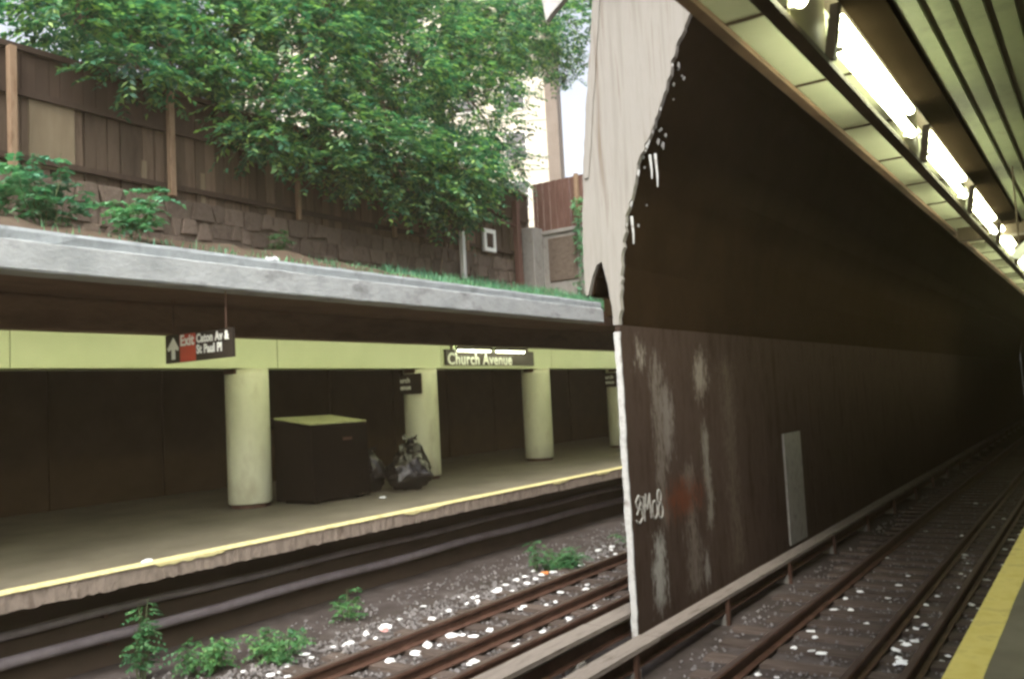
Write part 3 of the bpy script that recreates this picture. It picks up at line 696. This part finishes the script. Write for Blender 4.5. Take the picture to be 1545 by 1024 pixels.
# building beyond
bd = thing('apartment_building', 'pale beige apartment building seen through the tree beyond the end wall', 'building', (-26.2, 45, 5.1))
B(-46, -26.9, 45, 60, 5.15, 34).build('wall', 'building_beige', bd)
B(-26.897, -26.2, 44.9, 60, 5.15, 34.5).build('corner_pier', 'building_brown', bd)
B(-46.2, -26.0, 44.7, 60.2, 34.5, 35.2).build('cornice', 'building_brown', bd)
for fz in range(9):
    for kx in range(6):
        x = -44.5 + kx * 3.0; z = 7 + fz * 3.0
        wn = B(x, x + 1.4, 44.93, 44.997, z, z + 1.7).build('window', 'paint_white', bd)
        B(x + .1, x + 1.3, 44.91, 44.927, z + .1, z + .82).build('pane', 'glass_dark', wn); B(x + .1, x + 1.3, 44.91, 44.927, z + .9, z + 1.6).build('pane', 'glass_dark', wn)
    B(-46, -26.9, 44.96, 44.998, 9.3 + fz * 3.0, 9.5 + fz * 3.0).build('string_course', 'building_beige', bd)

bd.rotation_euler = (0, 0, rad(29))

# ================================================================ PLANTS
def frond_mesh(P, D, L, nl, lw, ll, droop=.5, rs=rng):
    """compound leaves: P bases (n,3), D unit directions, L lengths -> quads of leaflets"""
    n = len(P); t = np.linspace(.12, 1, nl)[None, :, None]
    up = np.array([0, 0, 1.0]); side = np.cross(D, up); side /= np.linalg.norm(side, axis=1)[:, None] + 1e-6
    nrm = np.cross(side, D)
    mid = P[:, None, :] + D[:, None, :] * t * L[:, None, None] - up * (t ** 2) * (L * droop)[:, None, None]
    out = []
    for sg in (-1, 1):
        ang = rs.uniform(.8, 1.25, (n, nl, 1)); dd = side[:, None, :] * sg * np.sin(ang) + D[:, None, :] * np.cos(ang) + nrm[:, None, :] * rs.uniform(-.55, .15, (n, nl, 1))
        lens = ll * rs.uniform(.7, 1.2, (n, nl, 1)) * (1 - .35 * t); wv = np.cross(dd, nrm[:, None, :]); wv /= np.linalg.norm(wv, axis=2)[..., None] + 1e-6
        wv = wv * lw * rs.uniform(.7, 1.15, (n, nl, 1)) + nrm[:, None, :] * rs.uniform(-.4, .4, (n, nl, 1)) * lw
        a = mid; b = mid + dd * lens * .45 + wv; c = mid + dd * lens - up * .02; d = mid + dd * lens * .45 - wv
        out.append(np.stack([a, b, c, d], 2).reshape(-1, 4, 3))
    return np.concatenate(out)
def quads_obj(Q, name, material, parent):
    p = parent; off = np.array(p.location)
    Q = Q.reshape(-1, 3) - off; n = len(Q); me = bpy.data.meshes.new(name)
    me.vertices.add(n); me.vertices.foreach_set('co', Q.astype(np.float32).ravel())
    me.loops.add(n); me.loops.foreach_set('vertex_index', np.arange(n, dtype=np.int32))
    me.polygons.add(n // 4); me.polygons.foreach_set('loop_start', np.arange(0, n, 4, dtype=np.int32))
    me.update(calc_edges=True); me.validate()
    me.materials.append(MATS[material]); o = bpy.data.objects.new(name, me); COL.objects.link(o); o.parent = parent; return o
def limb(a, b, wob=.15, n=7):
    a, b = Vector(a), Vector(b); out = []
    for i in range(n + 1):
        t = i / n; q = a.lerp(b, t); s = math.sin(math.pi * t) * wob
        out.append(q + Vector((random.uniform(-s, s), random.uniform(-s, s), s * .8)))
    return out
def tree(base, h_, blobs, label, dens=100, lw=.037, ll=.19, name='leafy_tree'):
    t = thing(name, label, 'tree', base, 'trees behind the wooden fence')
    top = (base[0] + .4, base[1] + .2, base[2] + h_)
    MB().tube(limb(base, top, .2, 9), .20, 10, .07).build('trunk', 'bark', t, smooth=True)
    Q = []
    for (x, y, z, rx, ry, rz, dmul) in blobs:
        st = Vector(base).lerp(Vector(top), random.uniform(.45, .9)); lm = MB().tube(limb(st, (x, y, z), .25), .07, 7, .015)
        lb = lm
        n = int(dens * (rx * ry + ry * rz + rx * rz) / 3 * 2.1 * dmul)
        d = rng.normal(size=(n, 3)); d /= np.linalg.norm(d, axis=1)[:, None]
        rr = rng.uniform(.25, 1.0, n) ** .45
        # break the outline: lobes
        lob = 1 + .22 * np.sin(d[:, 1] * 7 + x) * np.cos(d[:, 2] * 6 + y)
        P = np.array([x, y, z]) + d * rr[:, None] * np.array([rx, ry, rz]) * lob[:, None]
        D = d * .55 + rng.normal(size=(n, 3)) * .55; D[:, 2] = D[:, 2] * .4 - .02; D /= np.linalg.norm(D, axis=1)[:, None]
        L = rng.uniform(.35, .75, n)
        Q.append(frond_mesh(P, D, L, 7, lw, ll, .28))
        for i in range(5):
            e = P[rng.integers(0, n)]; lb.tube(limb((x, y, z), e, .08, 4), .018, 5, .005)
        lb.build('limb', 'bark', t, smooth=True)
    quads_obj(np.concatenate(Q), 'crown', 'leaf_tree', t); return t
tree((-14.8, 8.6, 5.15), 6, [(-13.2, 7.6, 8.1, .9, 1.0, .65, 1), (-12.9, 9.0, 7.9, 1.0, 1.1, .8, 1.1), (-13.4, 10.2, 8.7, 1.2, 1.3, 1.1, 1), (-14.6, 10.0, 10.0, 1.7, 1.9, 1.2, .9), (-14.0, 8.2, 9.4, 1.3, 1.3, .8, .9), (-12.5, 8.2, 7.2, .5, .7, .3, .9)],
     'bright green leafy tree hanging over the left part of the fence')
tree((-14.6, 14.0, 5.15), 7, [(-12.6, 10.9, 7.4, .9, 1.1, .8, 1.1), (-12.3, 12.4, 7.0, .9, 1.1, .9, 1.2), (-12.1, 13.9, 6.9, .9, 1.1, .85, 1.2), (-12.0, 15.4, 6.85, .9, 1.1, .9, 1.2), (-12.2, 16.6, 7.3, .8, .9, .9, 1),
                              (-12.8, 12.2, 8.9, 1.3, 1.6, 1.1, 1), (-12.8, 14.6, 8.9, 1.3, 1.7, 1.2, 1), (-13.5, 13.0, 10.6, 1.7, 2.0, 1.2, .9), (-13.4, 16.2, 10.2, 1.5, 1.7, 1.3, .9), (-12.4, 10.6, 6.6, .6, .8, .3, .9), (-12.2, 12.2, 6.3, .6, .8, .3, .9), (-12.0, 14.2, 6.1, .6, .9, .3, .9), (-12.0, 15.6, 6.0, .6, .9, .3, .9), (-14, 15, 12, 2, 2.4, 1.2, .8)],
     'big dense leafy tree drooping over the middle of the fence')
tree((-15.2, 19.2, 5.15), 9, [(-12.9, 17.9, 9.0, 1.1, 1.1, 1.2, .8), (-13.2, 18.6, 10.9, 1.4, 1.5, 1.1, .8), (-13.4, 20.0, 12.2, 1.5, 1.5, 1.1, .7), (-13.8, 22.0, 13.2, 1.6, 1.7, 1.3, .6), (-12.7, 18.6, 7.7, .8, .8, .6, .8), (-13.6, 21.6, 11.3, 1.0, 1.0, .8, .45), (-14.2, 24.6, 14.0, 1.6, 1.7, 1.4, .6), (-14.5, 25.6, 12.9, .9, .9, .6, .5), (-12.6, 17.2, 6.9, .7, .8, .6, 1)],
     'taller airy tree at the right in front of the pale building')

def weed(base, h_, n, spread, label, leafm='leaf_weed', ll=.05, lw=.018, nl=5, name='weed', fr=9, cat='weed', group=None):
    t = thing(name, label, cat, base, group); Q = []
    for i in range(n):
        a = random.uniform(0, 6.3); r = spread * math.sqrt(random.random()); top = Vector(base) + Vector((math.cos(a) * r, math.sin(a) * r, h_ * random.uniform(.6, 1.05)))
        b0 = Vector(base) + Vector((math.cos(a) * r * .4, math.sin(a) * r * .4, -.01))
        st = limb(b0, top, .05 * h_, 5); MB().tube(st, .008 + .004 * h_, 5, .003).build('stem', 'stem', t)
        k = fr; P = np.array([list(b0.lerp(top, .2 + .8 * (j + random.random()) / k)) for j in range(k)])
        D = rng.normal(size=(k, 3)); D[:, 2] = np.abs(D[:, 2]) * .3; D /= np.linalg.norm(D, axis=1)[:, None]
        Q.append(frond_mesh(P, D, rng.uniform(.10, .26, k) * (.5 + ll * 8), nl, lw, ll, .35))
    quads_obj(np.concatenate(Q), 'leaves', leafm, t); return t
G = 'weeds on the far track bed'
weed((-8.75, 5.62, -1.15), .85, 5, .16, 'tall thin leafy weed against the far platform edge', ll=.055, fr=10, group=G)
weed((-8.3, 6.15, -1.15), .38, 9, .38, 'dark green weed clump at the bottom edge left of the litter', group=G)
weed((-7.95, 6.75, -1.15), .30, 12, .42, 'leafy green weed clump in front of the litter at the left', group=G)
weed((-8.5, 8.45, -1.15), .36, 4, .25, 'sparse dark weed in the shade by the far platform base', group=G)
weed((-7.65, 12.4, -1.15), .30, 16, .55, 'bushy green weed clump beside the far rail near the orange wrapper', group=G)
weed((-7.85, 12.0, -1.15), .62, 3, .12, 'upright dark weed behind the bushy clump', group=G)
weed((-7.3, 14.6, -1.15), .25, 6, .4, 'small weed beside the rail near the partition wall', group=G)
weed((-12.2, 6.6, 4.36), .95, 10, .6, 'broad sumac bush on the embankment at the left', 'leaf_bush', .15, .042, 6, 'shrub', 6, 'shrub', 'shrubs on the embankment')
weed((-12.0, 7.7, 4.36), .8, 8, .5, 'green sumac bush spreading over the pale parapet', 'leaf_bush', .15, .042, 6, 'shrub', 6, 'shrub', 'shrubs on the embankment')
weed((-12.2, 5.7, 4.36), .95, 8, .5, 'sumac bush cut off by the left edge of the picture', 'leaf_bush', .15, .042, 6, 'shrub', 6, 'shrub', 'shrubs on the embankment')
weed((-12.5, 11.0, 4.45), .55, 5, .3, 'dry pale weed at the foot of the stone wall', 'leaf_weed', .06, .02, 5, 'weed', 6)
# vine hanging beside the red panel
t = thing('vine', 'green creeper hanging down the end wall beside the pale wall end', 'vine', (-11.2, 20.35, 4.4)); Q = []
for i in range(5):
    x = -11.45 + i * .16; pts = [(x + random.uniform(-.06, .06), 20.40, 4.3 + z) for z in np.arange(0, 2.6 + random.uniform(-.4, .3), .25)]
    MB().tube(pts, .014, 5).build('stem', 'stem', t)
    P = np.array([pts[random.randrange(len(pts))] for _ in range(60)]) + rng.normal(size=(60, 3)) * .05
    D = rng.normal(size=(60, 3)); D[:, 1] = -np.abs(D[:, 1]); D /= np.linalg.norm(D, axis=1)[:, None]; Q.append(frond_mesh(P, D, rng.uniform(.06, .16, 60), 3, .03, .08, .4))
quads_obj(np.concatenate(Q), 'leaves', 'leaf_bush', t)

# grass on the embankment edge
V = []; F = []
def blade(x, y, z, h_):
    a = random.uniform(0, 6.3); c, s = math.cos(a), math.sin(a); w_ = random.uniform(.006, .014); b = random.uniform(.1, .6) * h_; o = len(V)
    V.extend([(x - s * w_, y + c * w_, z), (x + s * w_, y - c * w_, z), (x + c * b * .4 + s * w_ * .7, y + s * b * .4 - c * w_ * .7, z + h_ * .6), (x + c * b * .4 - s * w_ * .7, y + s * b * .4 + c * w_ * .7, z + h_ * .6), (x + c * b, y + s * b, z + h_)])
    F.extend([(o, o + 1, o + 2, o + 3), (o + 3, o + 2, o + 4)])
for i in range(15000):
    y = 5 + 15.3 * random.random() ** .55; xx = -9.38 - 2.6 * random.random() ** 2.2
    if y < 11 and random.random() < .6: continue
    z = float(np.interp(-xx, -xs, zz)) - .03
    blade(xx, y, z, random.uniform(.05, .22) * (1.2 if y > 13 else .8))
mb = MB(); mb.v = V; mb.f = F
tag(mb.build('grass', 'leaf_bush'), 'ragged green grass along the top of the pale parapet', 'grass', kind='stuff')

# ================================================================ HAZE ADDED TO LIFT THE DARKS
hz = MB().box(-155, 155, -155, 155, -4.2, 42).build('haze', 'soil')  # thin volume added to veil the dark tones and turn them brown
hm = bpy.data.materials.new('dark_lift_haze'); hm.use_nodes = True; hn = hm.node_tree; hn.nodes.clear()
ho = hn.nodes.new('ShaderNodeOutputMaterial'); hv = hn.nodes.new('ShaderNodeVolumePrincipled')
hv.inputs['Color'].default_value = (1, .80, .56, 1); hv.inputs['Density'].default_value = HAZE; hv.inputs['Anisotropy'].default_value = .2
hn.links.new(hv.outputs[0], ho.inputs['Volume'])
hz.data.materials.clear(); hz.data.materials.append(hm)
tag(hz, 'thin haze added through the cut and the station to lift the dark tones', 'haze', kind='stuff')
